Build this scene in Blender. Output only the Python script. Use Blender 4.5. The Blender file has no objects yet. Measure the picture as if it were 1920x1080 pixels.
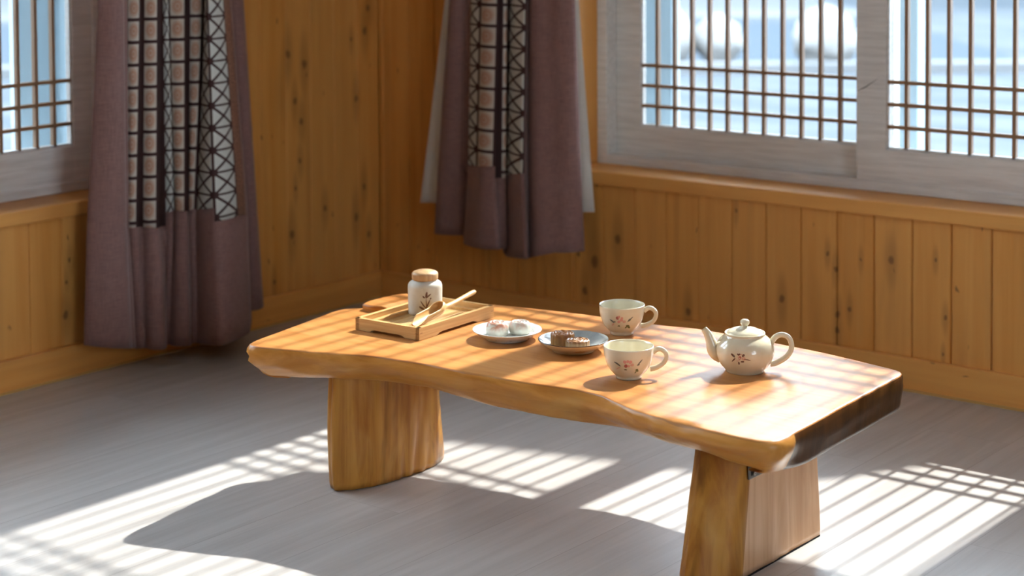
import bpy, bmesh, math, random
from mathutils import Vector, Matrix, noise
from mathutils.geometry import tessellate_polygon
PI = math.pi
random.seed(7)
S = bpy.context.scene
COL = S.collection

# ------------------------------------------------------------------ camera
cam_d = bpy.data.cameras.new('camera'); cam = bpy.data.objects.new('camera', cam_d); COL.objects.link(cam)
R_ = Vector((0.78401, 0.62075, -0.00563)); 
F_ = Vector((-0.61968, 0.78349, -0.04530)).normalized()
yaw, pitch, roll = math.radians(128.3513), math.radians(2.5963), math.radians(.3229)
F_ = Vector((math.cos(yaw)*math.cos(pitch), math.sin(yaw)*math.cos(pitch), -math.sin(pitch)))
r0 = Vector((math.sin(yaw), -math.cos(yaw), 0)); d0 = F_.cross(r0)
R_ = math.cos(roll)*r0 + math.sin(roll)*d0
D_ = -math.sin(roll)*r0 + math.cos(roll)*d0
CP = Vector((3.7158, -4.036, 1.2))
m = Matrix(((R_.x, -D_.x, -F_.x), (R_.y, -D_.y, -F_.y), (R_.z, -D_.z, -F_.z))).to_4x4()
m.translation = CP
cam.matrix_world = m
cam_d.sensor_width = 36.0
cam_d.lens = 3363.03/1920*36.0
cam_d.shift_y = -(540+25.35)/1920
cam_d.clip_start = .05
cam_d.dof.use_dof = True
cam_d.dof.focus_distance = 3.45
cam_d.dof.aperture_fstop = 3.2
S.camera = cam

# ------------------------------------------------------------------ light
w = bpy.data.worlds.new('sky'); S.world = w; w.use_nodes = True
bg = w.node_tree.nodes['Background']
bg.inputs['Color'].default_value = (.76, .88, 1.0, 1)
bg.inputs['Strength'].default_value = 6.6
TS = .94                      # tangent of the sun's height
sun_d = bpy.data.lights.new('sun', 'SUN'); sun = bpy.data.objects.new('sun', sun_d); COL.objects.link(sun)
sun_d.energy = 5.4
sun_d.color = (1, .955, .88)
sun_d.angle = math.radians(.68)
sdir = Vector((-0.008, -1, -TS)).normalized()
sun.rotation_euler = sdir.to_track_quat('-Z', 'Y').to_euler()
sun.location = (1.5, 6, 6)
S.view_settings.view_transform = 'Standard'
S.view_settings.look = 'None'
S.view_settings.exposure = 1.3
S.view_settings.gamma = 1.0
S.view_settings.use_curve_mapping = False

# ------------------------------------------------------------------ material helpers
class X:                      # tiny expression wrapper around shader math nodes
    def __init__(s, nt, so): s.nt, s.so = nt, so
    def _op(s, op, *a):
        n = s.nt.nodes.new('ShaderNodeMath'); n.operation = op
        for i, v in enumerate((s,)+a):
            if isinstance(v, X): s.nt.links.new(v.so, n.inputs[i])
            else: n.inputs[i].default_value = v
        return X(s.nt, n.outputs[0])
    def __add__(s, o): return s._op('ADD', o)
    __radd__ = __add__
    def __sub__(s, o): return s._op('SUBTRACT', o)
    def __rsub__(s, o): return (s*-1.0)+o
    def __mul__(s, o): return s._op('MULTIPLY', o)
    __rmul__ = __mul__
    def __truediv__(s, o): return s._op('DIVIDE', o)
    def lt(s, o): return s._op('LESS_THAN', o)
    def gt(s, o): return s._op('GREATER_THAN', o)
    def frac(s): return s._op('FRACT')
    def floor(s): return s._op('FLOOR')
    def abs(s): return s._op('ABSOLUTE')
    def sqrt(s): return s._op('SQRT')
    def sin(s): return s._op('SINE')
    def max(s, o): return s._op('MAXIMUM', o)
    def min(s, o): return s._op('MINIMUM', o)
    def pow(s, o): return s._op('POWER', o)
    def smooth(s, a, b, o0=0., o1=1.):
        n = s.nt.nodes.new('ShaderNodeMapRange'); n.interpolation_type = 'SMOOTHSTEP'
        s.nt.links.new(s.so, n.inputs[0])
        for i, v in zip((1, 2, 3, 4), (a, b, o0, o1)): n.inputs[i].default_value = v
        return X(s.nt, n.outputs[0])

class M:
    def __init__(s, name, rough=.5, spec=.5, **kw):
        s.m = bpy.data.materials.new(name); s.m.use_nodes = True; s.nt = s.m.node_tree
        s.b = s.nt.nodes['Principled BSDF']
        s.b.inputs['Roughness'].default_value = rough
        s.b.inputs['Specular IOR Level'].default_value = spec
        for k, v in kw.items(): s.b.inputs[k.replace('_', ' ')].default_value = v
    def obj(s):
        n = s.nt.nodes.new('ShaderNodeTexCoord'); p = s.nt.nodes.new('ShaderNodeSeparateXYZ')
        s.nt.links.new(n.outputs['Object'], p.inputs[0])
        return [X(s.nt, p.outputs[i]) for i in range(3)]
    def uv(s):
        n = s.nt.nodes.new('ShaderNodeTexCoord'); p = s.nt.nodes.new('ShaderNodeSeparateXYZ')
        s.nt.links.new(n.outputs['UV'], p.inputs[0])
        return [X(s.nt, p.outputs[i]) for i in range(2)]
    def vec(s, x, y, z):
        n = s.nt.nodes.new('ShaderNodeCombineXYZ')
        for i, v in enumerate((x, y, z)):
            if isinstance(v, X): s.nt.links.new(v.so, n.inputs[i])
            else: n.inputs[i].default_value = v
        return n.outputs[0]
    def noise(s, x, y, z, scale=1., detail=3., rough=.5, dist=0.):
        n = s.nt.nodes.new('ShaderNodeTexNoise'); s.nt.links.new(s.vec(x, y, z), n.inputs['Vector'])
        n.inputs['Scale'].default_value = scale; n.inputs['Detail'].default_value = detail
        n.inputs['Roughness'].default_value = rough; n.inputs['Distortion'].default_value = dist
        return X(s.nt, n.outputs[0])
    def hash(s, x, y=0., z=0.):
        n = s.nt.nodes.new('ShaderNodeTexWhiteNoise'); n.noise_dimensions = '3D'
        s.nt.links.new(s.vec(x, y, z), n.inputs['Vector'])
        return X(s.nt, n.outputs['Value'])
    def mix(s, f, a, b):
        n = s.nt.nodes.new('ShaderNodeMix'); n.data_type = 'RGBA'
        if isinstance(f, X): s.nt.links.new(f.so, n.inputs[0])
        else: n.inputs[0].default_value = f
        for i, v in ((6, a), (7, b)):
            if isinstance(v, tuple): n.inputs[i].default_value = (*v, 1)
            else: s.nt.links.new(v, n.inputs[i])
        return n.outputs[2]
    def col(s, c):
        if isinstance(c, tuple): s.b.inputs['Base Color'].default_value = (*c, 1)
        else: s.nt.links.new(c, s.b.inputs['Base Color'])
        return s
    def bump(s, h, strength=.3, dist=.002):
        n = s.nt.nodes.new('ShaderNodeBump'); s.nt.links.new(h.so, n.inputs['Height'])
        n.inputs['Strength'].default_value = strength; n.inputs['Distance'].default_value = dist
        s.nt.links.new(n.outputs[0], s.b.inputs['Normal']); return s
    def roughmap(s, x): s.nt.links.new(x.so, s.b.inputs['Roughness']); return s

def flat(name, c, rough=.5, spec=.5, **kw): return M(name, rough, spec, **kw).col(c).m

def pine(name, ax_u, ax_v, board=.103, off=0., knots=(), dark=1., rough=.45, seed=0.):
    """knotty pine: grain runs along ax_v; boards counted along ax_u; knots = (u, v, radius)"""
    k = M(name, rough, .4)
    P = k.obj(); u, v = P[ax_u], P[ax_v]
    bi = ((u+off)/board).floor()
    hs = k.hash(bi, seed+.5)
    hb = k.hash(bi, seed+7.5)
    g = k.noise(u*34.+hs*37., v*1.3, hs*11., 1., 4., .55, .5)
    g2 = k.noise(u*14.+hs*91., v*1.3+hs*5., seed, 1., 3., .5, .8)
    c = k.mix(g.smooth(.3, .72), (.73*dark, .340*dark, .080*dark), (.65*dark, .268*dark, .049*dark))
    c = k.mix(g2.smooth(.45, .78)*.5, c, (.43*dark, .185*dark, .045*dark))
    c = k.mix(hb*.38, c, (.74*dark, .39*dark, .115*dark))
    # scattered random knots
    n = k.nt.nodes.new('ShaderNodeTexVoronoi'); n.feature = 'F1'
    wob = k.noise(u*30., v*14., 3.3, 1., 2.)*.35
    k.nt.links.new(k.vec(u*9.7+wob+off, v*3.1+hs*9., seed), n.inputs['Vector'])
    d = X(k.nt, n.outputs['Distance']); sp = k.nt.nodes.new('ShaderNodeSeparateXYZ')
    k.nt.links.new(n.outputs['Color'], sp.inputs[0]); cr = X(k.nt, sp.outputs[0])
    on = cr.gt(.86)
    kn = d.smooth(.06, .19, 1., 0.)*on*.75
    if knots:
        wx = (k.noise(u*55., v*40., 1.7, 1., 2.)-.5)*.010
        for (a, b, r) in knots:
            dx = (u-a+wx)*1.15; dz = (v-b+wx)*.8
            dd = (dx*dx+dz*dz).sqrt()
            kn = kn.max(dd.smooth(r*.30, r*1.15, 1., 0.)*.82)
            dx2 = (u-a)*1.3; dz2 = (v-b)*.30
            kn = kn.max((dx2*dx2+dz2*dz2).sqrt().smooth(r*.6, r*2.2, .30, 0.))
    c = k.mix(kn, c, (.13*dark, .052*dark, .018*dark))
    k.col(c)
    k.bump(g, .12, .001)
    return k.m

# ------------------------------------------------------------------ mesh helpers
class MB:
    def __init__(s): s.v, s.f, s.mi, s.sm, s.uv = [], [], [], [], {}
    def add(s, vs, fs, mi=0, sm=False):
        o = len(s.v); s.v += [tuple(p) for p in vs]
        for f in fs: s.f.append([i+o for i in f]); s.mi.append(mi); s.sm.append(sm)
        return o
    def box(s, x0, x1, y0, y1, z0, z1, mi=0, ch=0.):
        if ch <= 0:
            vs = [(x, y, z) for z in (z0, z1) for y in (y0, y1) for x in (x0, x1)]
            s.add(vs, [(0, 2, 3, 1), (4, 5, 7, 6), (0, 1, 5, 4), (2, 6, 7, 3), (0, 4, 6, 2), (1, 3, 7, 5)], mi)
        else:
            b = bmesh.new(); bmesh.ops.create_cube(b, size=1)
            for q in b.verts: q.co = Vector(((x0+x1)/2+q.co.x*(x1-x0), (y0+y1)/2+q.co.y*(y1-y0), (z0+z1)/2+q.co.z*(z1-z0)))
            bmesh.ops.bevel(b, geom=b.edges[:], offset=ch, segments=2, profile=.5, affect='EDGES')
            b.verts.index_update()
            s.add([q.co[:] for q in b.verts], [[q.index for q in f.verts] for f in b.faces], mi)
            b.free()
        return s
    def loft(s, loops, mi=0, sm=True, cap0=True, cap1=True, mfun=None):
        n = len(loops[0]); vs = [p for L in loops for p in L]
        o = len(s.v); s.v += [tuple(p) for p in vs]
        for j in range(len(loops)-1):
            for i in range(n):
                a, b = o+j*n+i, o+j*n+(i+1) % n
                s.f.append([a, b, b+n, a+n]); s.mi.append(mfun(i, j) if mfun else mi); s.sm.append(sm)
        for fl, j, rev in ((cap0, 0, True), (cap1, len(loops)-1, False)):
            if fl:
                pts = [Vector(p) for p in loops[j]]
                for t in tessellate_polygon([pts]):
                    t = [o+j*n+i for i in t]
                    s.f.append(t[::-1] if rev else t); s.mi.append(mi if not mfun else mfun(-1, j)); s.sm.append(False)
        return s
    def lathe(s, prof, c=(0, 0, 0), seg=48, mi=0, axis=None):
        """prof: (r, z) list from bottom axis to top axis (closed surfaces give r=0 at the ends)"""
        o = len(s.v); rings = []
        for (r, z) in prof:
            if r < 1e-6:
                s.v.append((c[0], c[1], c[2]+z)); rings.append([len(s.v)-1])
            else:
                ids = []
                for i in range(seg):
                    a = 2*PI*i/seg; s.v.append((c[0]+r*math.cos(a), c[1]+r*math.sin(a), c[2]+z)); ids.append(len(s.v)-1)
                rings.append(ids)
        for A, B in zip(rings, rings[1:]):
            for i in range(seg):
                j = (i+1) % seg
                if len(A) == 1 and len(B) == 1: continue
                if len(A) == 1: f = [A[0], B[j], B[i]]
                elif len(B) == 1: f = [A[i], A[j], B[0]]
                else: f = [A[i], A[j], B[j], B[i]]
                s.f.append(f); s.mi.append(mi); s.sm.append(True)
        return s
    def tube(s, path, rad, seg=16, mi=0, flat_=1.0, up=(0, 0, 1), cap=True):
        path = [Vector(p) for p in path]; n = len(path)
        rad = rad if isinstance(rad, (list, tuple)) else [rad]*n
        loops = []; upv = Vector(up)
        for i, p in enumerate(path):
            t = (path[min(i+1, n-1)]-path[max(i-1, 0)]).normalized()
            sd = t.cross(upv)
            if sd.length < 1e-4: sd = t.cross(Vector((1, 0, 0)))
            sd.normalize(); nn = sd.cross(t).normalized()
            loops.append([p+(sd*math.cos(2*PI*k/seg)*flat_+nn*math.sin(2*PI*k/seg))*rad[i] for k in range(seg)])
        s.loft([[tuple(q) for q in L] for L in loops], mi, True, cap, cap)
        return s
    def build(s, name, mats, parent=None, loc=None, fix=True, ref=None):
        me = bpy.data.meshes.new(name)
        off = Vector(ref) if ref is not None else (parent_world(parent) if parent else Vector(loc or (0, 0, 0)))
        me.from_pydata([tuple(Vector(p)-off) for p in s.v], [], s.f)
        for mt in (mats if isinstance(mats, (list, tuple)) else [mats]): me.materials.append(mt)
        me.polygons.foreach_set('material_index', s.mi); me.polygons.foreach_set('use_smooth', s.sm)
        if s.uv:
            ul = me.uv_layers.new(name='UVMap')
            for p in me.polygons:
                for li, q in zip(p.loop_indices, s.uv[p.index]): ul.data[li].uv = q
        if fix:
            b = bmesh.new(); b.from_mesh(me); bmesh.ops.recalc_face_normals(b, faces=b.faces[:]); b.to_mesh(me); b.free()
        me.update()
        o = bpy.data.objects.new(name, me); COL.objects.link(o)
        if parent: o.parent = parent
        elif loc is not None: o.location = loc
        return o

def parent_world(p):
    v = Vector((0, 0, 0))
    while p is not None: v = v+p.location; p = p.parent
    return v
def thing(name, label, cat, loc=(0, 0, 0), group=None, rz=0.):
    o = bpy.data.objects.new(name, None); COL.objects.link(o); o.location = loc; o.rotation_euler = (0, 0, rz)
    o.empty_display_size = .05
    o['label'] = label; o['category'] = cat
    if group: o['group'] = group
    return o
def tag(o, label, cat, group=None):
    o['label'] = label; o['category'] = cat
    if group: o['group'] = group
    return o
def struct(o): o['kind'] = 'structure'; return o
def srgb(r, g, b):
    f = lambda c: (c/255/12.92 if c <= 10 else ((c/255+.055)/1.055)**2.4)
    return (f(r), f(g), f(b))
def lerp(a, b, t): return a+(b-a)*t
def interp(xs, ys, x):
    if x <= xs[0]: return ys[0]
    for i in range(len(xs)-1):
        if x <= xs[i+1]: return lerp(ys[i], ys[i+1], (x-xs[i])/(xs[i+1]-xs[i]))
    return ys[-1]
def catmull(P, n=8):
    P = [Vector(p) for p in P]; out = []
    for i in range(len(P)-1):
        a = P[max(i-1, 0)]; b = P[i]; c = P[i+1]; d = P[min(i+2, len(P)-1)]
        for k in range(n):
            t = k/n
            out.append(.5*((2*b)+(c-a)*t+(2*a-5*b+4*c-d)*t*t+(3*b-a-3*c+d)*t**3))
    out.append(P[-1]); return out

# ------------------------------------------------------------------ room materials
KR = [(.89, .276, .017), (.811, .204, .022), (.778, .118, .016), (1.119, .105, .014), (1.407, .179, .013), (1.539, .312, .008),
      (1.562, .275, .010), (1.567, .16, .011), (1.601, .178, .009), (1.632, .308, .007), (1.715, .316, .014), (1.833, .33, .007),
      (1.859, .192, .008), (1.854, .102, .006), (1.269, .394, .008), (1.567, .12, .012), (.62, .77, .012)]
KL = [(-.385, .773, .017), (-.06, .822, .016), (-.32, .74, .018), (-.359, .634, .013), (-.334, .573, .014), (-.069, .348, .014),
      (-.376, .247, .017), (-.238, .306, .013), (-.045, .891, .014), (-.10, .62, .014), (-.105, .26, .016), (-.36, .38, .010),
      (-.34, .46, .012), (-.05, .20, .013), (-.45, .12, .010), (-.12, .80, .009), (-1.17, .30, .009), (-1.18, .245, .008), (-1.185, .16, .014)]
pine_R = pine('pine_boards', 0, 2, .103, -1.771+.103*18, KR, 1.0, seed=1.)
pine_L = pine('pine_boards_corner', 1, 2, .100, .394+.1*20, KL, .93, seed=2.)
pine_other = pine('pine_boards_far', 1, 2, .103, 0., (), 1., seed=5.)
pine_other2 = pine('pine_boards_rear', 0, 2, .103, 0., (), 1., seed=6.)
pine_hx = pine('pine_rail', 2, 0, .5, 3., (), 1.02, seed=3.)
pine_hy = pine('pine_rail_left', 2, 1, .5, 3., (), 1.0, seed=4.)
trim_m = flat('pale_bead', srgb(190, 150, 85), .5)

def frame_mat(name, ax):
    k = M(name, .5, .35); P = k.obj(); u = P[ax]; a = P[2]; b = P[1-ax]
    g = k.noise(u*7., a*90., b*90., 1., 4., .6)
    k.col(k.mix(g.smooth(.3, .75), srgb(226, 224, 220), srgb(206, 203, 198))); k.bump(g, .1, .0006)
    return k.m
frame_R = frame_mat('grey_wood_foil', 0); frame_L = frame_mat('grey_wood_foil_left', 1)
lattice_m = flat('lattice_brown', srgb(146, 112, 80), .5)
stile_line_m = flat('stile_line_grey', (.10, .09, .08), .8)
white_pvc = flat('white_vinyl', (.26, .33, .37), .5, .2)

def glass_mat(name):
    k = M(name); nt = k.nt; nt.nodes.remove(k.b)
    out = nt.nodes['Material Output']
    tr = nt.nodes.new('ShaderNodeBsdfTransparent'); tr.inputs[0].default_value = (.955, .975, .985, 1)
    gl = nt.nodes.new('ShaderNodeBsdfGlossy'); gl.inputs['Roughness'].default_value = .01
    fr = nt.nodes.new('ShaderNodeFresnel'); fr.inputs[0].default_value = 1.3
    mx = nt.nodes.new('ShaderNodeMixShader')
    nt.links.new(fr.outputs[0], mx.inputs[0]); nt.links.new(tr.outputs[0], mx.inputs[1]); nt.links.new(gl.outputs[0], mx.inputs[2])
    nt.links.new(mx.outputs[0], out.inputs[0])
    return k.m
glass_m = glass_mat('window_glass')

def floor_mat():
    k = M('pale_laminate', .36, .4, Coat_Weight=.15, Coat_Roughness=.28); P = k.obj(); x, y = P[0], P[1]
    W = .193
    row = ((x-2.333+W*20)/W).floor(); hr = k.hash(row, 3.1)
    t = (y+1.701+hr*1.18+24.)/1.2; pl = t.floor(); ph = k.hash(row, pl, 2.)
    # keep one plank end where the photograph shows it
    fx = ((x-2.333+W*20)/W).frac(); ft = t.frac()
    seam = fx.lt(.006).max(fx.gt(.994)).max(ft.lt(.0012))
    g = k.noise(x*38.+ph*50., y*2.0, ph*9., 1., 5., .62, .5)
    g2 = k.noise(x*9.+ph*20., y*1.2, ph*4., 1., 3., .5, 1.0)
    c = k.mix(g.smooth(.3, .75), (.48, .455, .435), (.375, .350, .330))
    c = k.mix(g2.smooth(.45, .8)*.5, c, (.335, .305, .28))
    c = k.mix(ph*.35, c, (.49, .475, .46))
    c = k.mix(seam*.5, c, (.25, .22, .20))
    k.col(c); k.bump(g-seam, .06, .0008); k.roughmap(g.smooth(0., 1., .27, .42))
    return k.m
floor_m = floor_mat()
ceil_m = flat('ceiling_paper', (.78, .75, .70), .9)

# ------------------------------------------------------------------ room shell
XM, YM, ZC, WT = 5.6, -5.8, 2.62, .36
fl = MB(); fl.box(-.02, XM, YM, .02, -.05, 0); struct(fl.build('floor', floor_m))
ce = MB(); ce.box(-WT, XM+.1, YM-.1, WT, ZC, ZC+.05); struct(ce.build('ceiling', ceil_m))
OR = (.735, 2.46, .462, 2.36)           # opening in the right wall  x0 x1 z0 z1
OL = (-2.70, -.955, .450, 2.36)         # opening in the left wall   y0 y1 z0 z1

def boards(mb, u0, u1, z0, z1, step, off, put, th):
    i0 = math.floor((u0+off)/step); u = i0*step-off
    while u < u1:
        a, b = max(u, u0), min(u+step, u1)
        if b-a > .004: put(mb, a, b, z0, z1, th)
        u += step
def putR(mb, a, b, z0, z1, th):      # board in wall y=0, chamfered long edges, front face at y=0
    c = .0030
    vs = []
    for z in (z0, z1): vs += [(a+.0006, .012, z), (a+.0006, c*1.6, z), (a+c, 0, z), (b-c, 0, z), (b-.0006, c*1.6, z), (b-.0006, .012, z)]
    mb.add(vs, [(0, 1, 7, 6), (1, 2, 8, 7), (2, 3, 9, 8), (3, 4, 10, 9), (4, 5, 11, 10)])
def putL(mb, a, b, z0, z1, th):
    c = .0022
    vs = []
    for z in (z0, z1): vs += [(-.012, a+.0003, z), (-c, a+.0003, z), (0, a+c, z), (0, b-c, z), (-c, b-.0003, z), (-.012, b-.0003, z)]
    mb.add(vs, [(0, 1, 7, 6), (1, 2, 8, 7), (2, 3, 9, 8), (3, 4, 10, 9), (4, 5, 11, 10)])
wr = MB(); st, of = .103, -1.771+.103*18
boards(wr, 0, OR[0], .0, ZC, st, of, putR, .012); boards(wr, OR[1], XM, 0, ZC, st, of, putR, .012)
boards(wr, OR[0], OR[1], 0, OR[2]-.02, st, of, putR, .012); boards(wr, OR[0], OR[1], OR[3], ZC, st, of, putR, .012)
wr.box(-WT, OR[0], .012, WT, -.3, ZC); wr.box(OR[1], XM+.1, .012, WT, -.3, ZC)
wr.box(OR[0], OR[1], .012, WT, -.3, OR[2]-.02); wr.box(OR[0], OR[1], .012, WT, OR[3], ZC)
struct(wr.build('wall_right', pine_R, fix=False))
wl = MB(); st, of = .100, .394+.1*20
boards(wl, OL[1], 0, 0, ZC, st, of, putL, .012); boards(wl, YM, OL[0], 0, ZC, st, of, putL, .012)
boards(wl, OL[0], OL[1], 0, OL[2]-.02, st, of, putL, .012); boards(wl, OL[0], OL[1], OL[3], ZC, st, of, putL, .012)
wl.box(-WT, -.012, OL[1], .012, -.3, ZC); wl.box(-WT, -.012, YM, OL[0], -.3, ZC)
wl.box(-WT, -.012, OL[0], OL[1], -.3, OL[2]-.02); wl.box(-WT, -.012, OL[0], OL[1], OL[3], ZC)
struct(wl.build('wall_left', pine_L, fix=False))
OF = (-3.70, -2.10, .450, 2.36)         # opening in the far right wall for the added window
wb = MB(); wb.box(XM, XM+.3, YM-.1, OF[0], -.05, ZC); wb.box(XM, XM+.3, OF[1], WT, -.05, ZC); wb.box(XM, XM+.3, OF[0], OF[1], -.05, OF[2]); wb.box(XM, XM+.3, OF[0], OF[1], OF[3], ZC); struct(wb.build('wall_far_right', pine_other))
wf = MB(); wf.box(-WT, XM, YM-.1, YM, -.05, ZC); struct(wf.build('wall_behind', pine_other2))

def rail(name, axis, a, b, z0, z1, d0, d1, mat, ch=.003):
    mb = MB()
    if axis == 'x': mb.box(a, b, -d1, -d0, z0, z1, 0, ch)
    else: mb.box(d0, d1, a, b, z0, z1, 0, ch)
    return struct(mb.build(name, mat))
rail('baseboard_right', 'x', .0165, XM, .0, .082, -.001, .014, pine_hx)
rail('baseboard_left', 'y', YM, 0, .0, .082, -.001, .014, pine_hy)
rail('trim_1', 'x', .02, XM, .0, .006, .0142, .0205, trim_m, .0015)
rail('trim_2', 'y', YM, -.02, .0, .006, .0142, .0205, trim_m, .0015)
# window boards (sills)
sb = MB(); sb.box(OR[0]-.03, OR[1]+.03, -.016, .0, OR[2]-.037, OR[2], 0, .0035); sb.box(OR[0], OR[1], -.001, .14, OR[2]-.019, OR[2])
struct(sb.build('trim_3', pine_hx))
sb = MB(); sb.box(.0, .016, OL[0]-.03, OL[1]+.03, OL[2]-.037, OL[2], 0, .0035); sb.box(-.14, .001, OL[0], OL[1], OL[2]-.019, OL[2])
struct(sb.build('trim_4', pine_hy))

# ------------------------------------------------------------------ windows
ZBOT = [.629, .6865, .744]; ZMID = [1.260, 1.321, 1.382, 1.443, 1.504]; ZTOP = [2.032, 2.090, 2.148]
LAT0, LAT1 = .572, 2.21
def window(name, T, u0, u1, zs, sashes, fm, outer):
    """T maps (u, depth, z) to the world; depth grows outwards"""
    root = bpy.data.objects.new(name, None); COL.objects.link(root); root['kind'] = 'structure'; root.empty_display_size = .1
    root.location = T(u0, .12, zs)
    def bx(mb, a, b, d0, d1, z0, z1, ch=.0, mi=0):
        p, q = Vector(T(a, d0, z0)), Vector(T(b, d1, z1))
        mb.box(min(p.x, q.x), max(p.x, q.x), min(p.y, q.y), max(p.y, q.y), z0, z1, mi, ch)
    f = MB(); FW = .034
    bx(f, u0, u0+FW, .12, .215, zs, OR[3]-.001, .003); bx(f, u1-FW, u1, .12, .215, zs, OR[3]-.001, .003)
    bx(f, u0+FW-.002, u1-FW+.002, .12, .215, zs, zs+.027, .003); bx(f, u0+FW-.002, u1-FW+.002, .12, .215, OR[3]-.035, OR[3]-.001, .003)
    f.build('frame', fm, root)
    for (a, b, d, la, lb, bars) in sashes:
        s = MB(); z0, z1 = zs+.024, OR[3]-.032
        bx(s, a, la, d, d+.03, z0, z1, .0025); bx(s, lb, b, d, d+.03, z0, z1, .0025)
        bx(s, la-.002, lb+.002, d, d+.03, z0, LAT0, .0025); bx(s, la-.002, lb+.002, d, d+.03, LAT1, z1, .0025)
        # thin glazing bead round the opening
        for (p, q, r, t) in ((la, la+.005, LAT0, LAT1), (lb-.005, lb, LAT0, LAT1), (la, lb, LAT0, LAT0+.005), (la, lb, LAT1-.005, LAT1)):
            bx(s, p, q, d+.006, d+.022, r, t)
        if name == 'window_1' and d < .13:      # a thin dark slanted line on the meeting stile
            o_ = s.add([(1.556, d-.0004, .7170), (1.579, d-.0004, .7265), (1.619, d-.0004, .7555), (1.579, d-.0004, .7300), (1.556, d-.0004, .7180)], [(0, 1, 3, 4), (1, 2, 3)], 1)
        so = s.build('sash', [fm, stile_line_m], root)
        l = MB(); bw = .0049
        for x in bars: bx(l, x-bw, x+bw, d+.006, d+.0205, LAT0, LAT1, .001)
        for z in ZBOT+ZMID+ZTOP: bx(l, la, lb, d+.0055, d+.020, z-bw, z+bw, .001)
        l.build('lattice', lattice_m, so)
        g = MB(); bx(g, la-.004, lb+.004, d+.0225, d+.0265, LAT0-.004, LAT1+.004); g.build('pane', glass_m, so)
    o = MB()
    for (a, b) in outer: bx(o, a, b, .31, .355, zs+.01, OR[3]-.002, .003)
    bx(o, u0, u1, .31, .355, zs+.005, zs+.055, .003); bx(o, u0, u1, .31, .355, 2.315, OR[3]-.001, .003)
    for (a, b) in ((u0-.001, u0+.012), (u1-.012, u1+.001)): bx(o, a, b, .214, .36, zs+.005, OR[3]-.002)
    o.build('outer_frame', white_pvc, root)
    sl = MB(); bx(sl, u0-.02, u1+.02, .215, .42, zs-.03, zs+.006); sl.build('outer_sill', white_pvc, root)
    return root
TR = lambda u, d, z: (u, d, z)
TL = lambda u, d, z: (-d, u, z)
# right window: left sash runs behind the right sash
lb_ = [.853+.0567*i for i in range(1, 13)]
bl_ = [.0, 0]
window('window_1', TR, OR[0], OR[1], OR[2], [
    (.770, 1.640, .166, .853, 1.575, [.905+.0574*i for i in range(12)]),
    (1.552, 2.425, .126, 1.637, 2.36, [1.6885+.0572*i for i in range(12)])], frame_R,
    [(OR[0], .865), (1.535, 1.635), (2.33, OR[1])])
window('window_2', TL, OL[0], OL[1], OL[2], [
    (-1.86, -.985, .126, -1.795, -1.053, [-1.108-.0555*i for i in range(13)]),
    (-2.67, -1.79, .166, -2.60, -1.86, [-1.91-.0555*i for i in range(13)])], frame_L,
    [(OL[0], -2.60), (-1.88, -1.78), (-1.085, OL[1])])

TF = lambda u, d, z: (XM+d, u, z)  # extra window out of view, added to bring fill light into the room
window('added_window', TF, OF[0], OF[1], OF[2], [
    (-2.93, -2.13, .126, -2.86, -2.20, [-2.255-.0575*i for i in range(11)]),
    (-3.67, -2.85, .166, -3.60, -2.93, [-2.985-.0575*i for i in range(11)])], frame_L,
    [(OF[0], -3.60), (-2.94, -2.84), (-2.20, OF[1])])

# ------------------------------------------------------------------ outside
asph = M('bright_paving', .9, 0.); P = asph.obj(); gq = asph.noise(P[0]*.6, P[1]*2.2, 0., 1., 4.)
asph.col(asph.mix(gq.smooth(.35, .65), (.060, .068, .075), (.044, .053, .062)))
og = MB(); og.box(-30, 12, .6, 40, -.45, -.35); og.box(-30, -.5, -30, .6, -.45, -.35); og.box(XM+.4, 30, -30, .6, -.45, -.35); struct(og.build('ground', asph.m))
concrete = flat('pale_concrete', (.10, .105, .11), .9, 0.)
kb = MB(); kb.add([tuple(Vector((3.7158, -4.036, 0))+Vector((-.62, .784, 0))*d_+Vector((.784, .62, 0))*l_+Vector((0, 0, z_))) for z_ in (-.36, -.26) for d_ in (16.3, 16.6) for l_ in (-9, 5)], [(0, 1, 3, 2), (4, 6, 7, 5), (0, 4, 5, 1), (2, 3, 7, 6), (0, 2, 6, 4), (1, 5, 7, 3)]); tag(kb.build('kerb', concrete), 'pale concrete kerb across the paving outside the right window', 'kerb')
Q2 = Matrix.Rotation(math.radians(38.35), 3, 'Z')          # the road runs square to the room's diagonal
def diag(d, l, z): return tuple(Vector((3.7158, -4.036, 0))+Vector((-.62, .784, 0))*d+Vector((.784, .62, 0))*l+Vector((0, 0, z)))
def strip(name, d0, d1, z, mat):
    mb = MB(); vs = [diag(d, l, zz) for zz in (z-.02, z) for d in (d0, d1) for l in (-9, 5)]
    mb.add(vs, [(0, 1, 3, 2), (4, 6, 7, 5), (0, 4, 5, 1), (2, 3, 7, 6), (0, 2, 6, 4), (1, 5, 7, 3)]); return struct(mb.build(name, mat))
strip('road', 16.6, 23.5, -.345, flat('asphalt', (.040, .051, .063), .9, 0.))
strip('plaza', 24.5, 40, -.34, flat('bright_concrete', (.085, .09, .095), .9, 0.))
house_m = flat('added_building_plaster', (.16, .17, .18), .9, .0)
mb = MB(); mb.add([diag(d, l, zz) for zz in (-.4, 8.5) for d in (33, 41) for l in (-26, 16)], [(0, 1, 3, 2), (4, 6, 7, 5), (0, 4, 5, 1), (2, 3, 7, 6), (0, 2, 6, 4), (1, 5, 7, 3)]); struct(mb.build('added_building', house_m))  # block added to cover the low sky and dim reflections
mb = MB(); mb.box(-22, -15, -14, 4, -.4, 4.6); struct(mb.build('added_building', house_m))  # second block, added to cover the low sky on the left
stone_m = flat('white_granite', (.17, .17, .165), .9, 0.)
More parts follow.
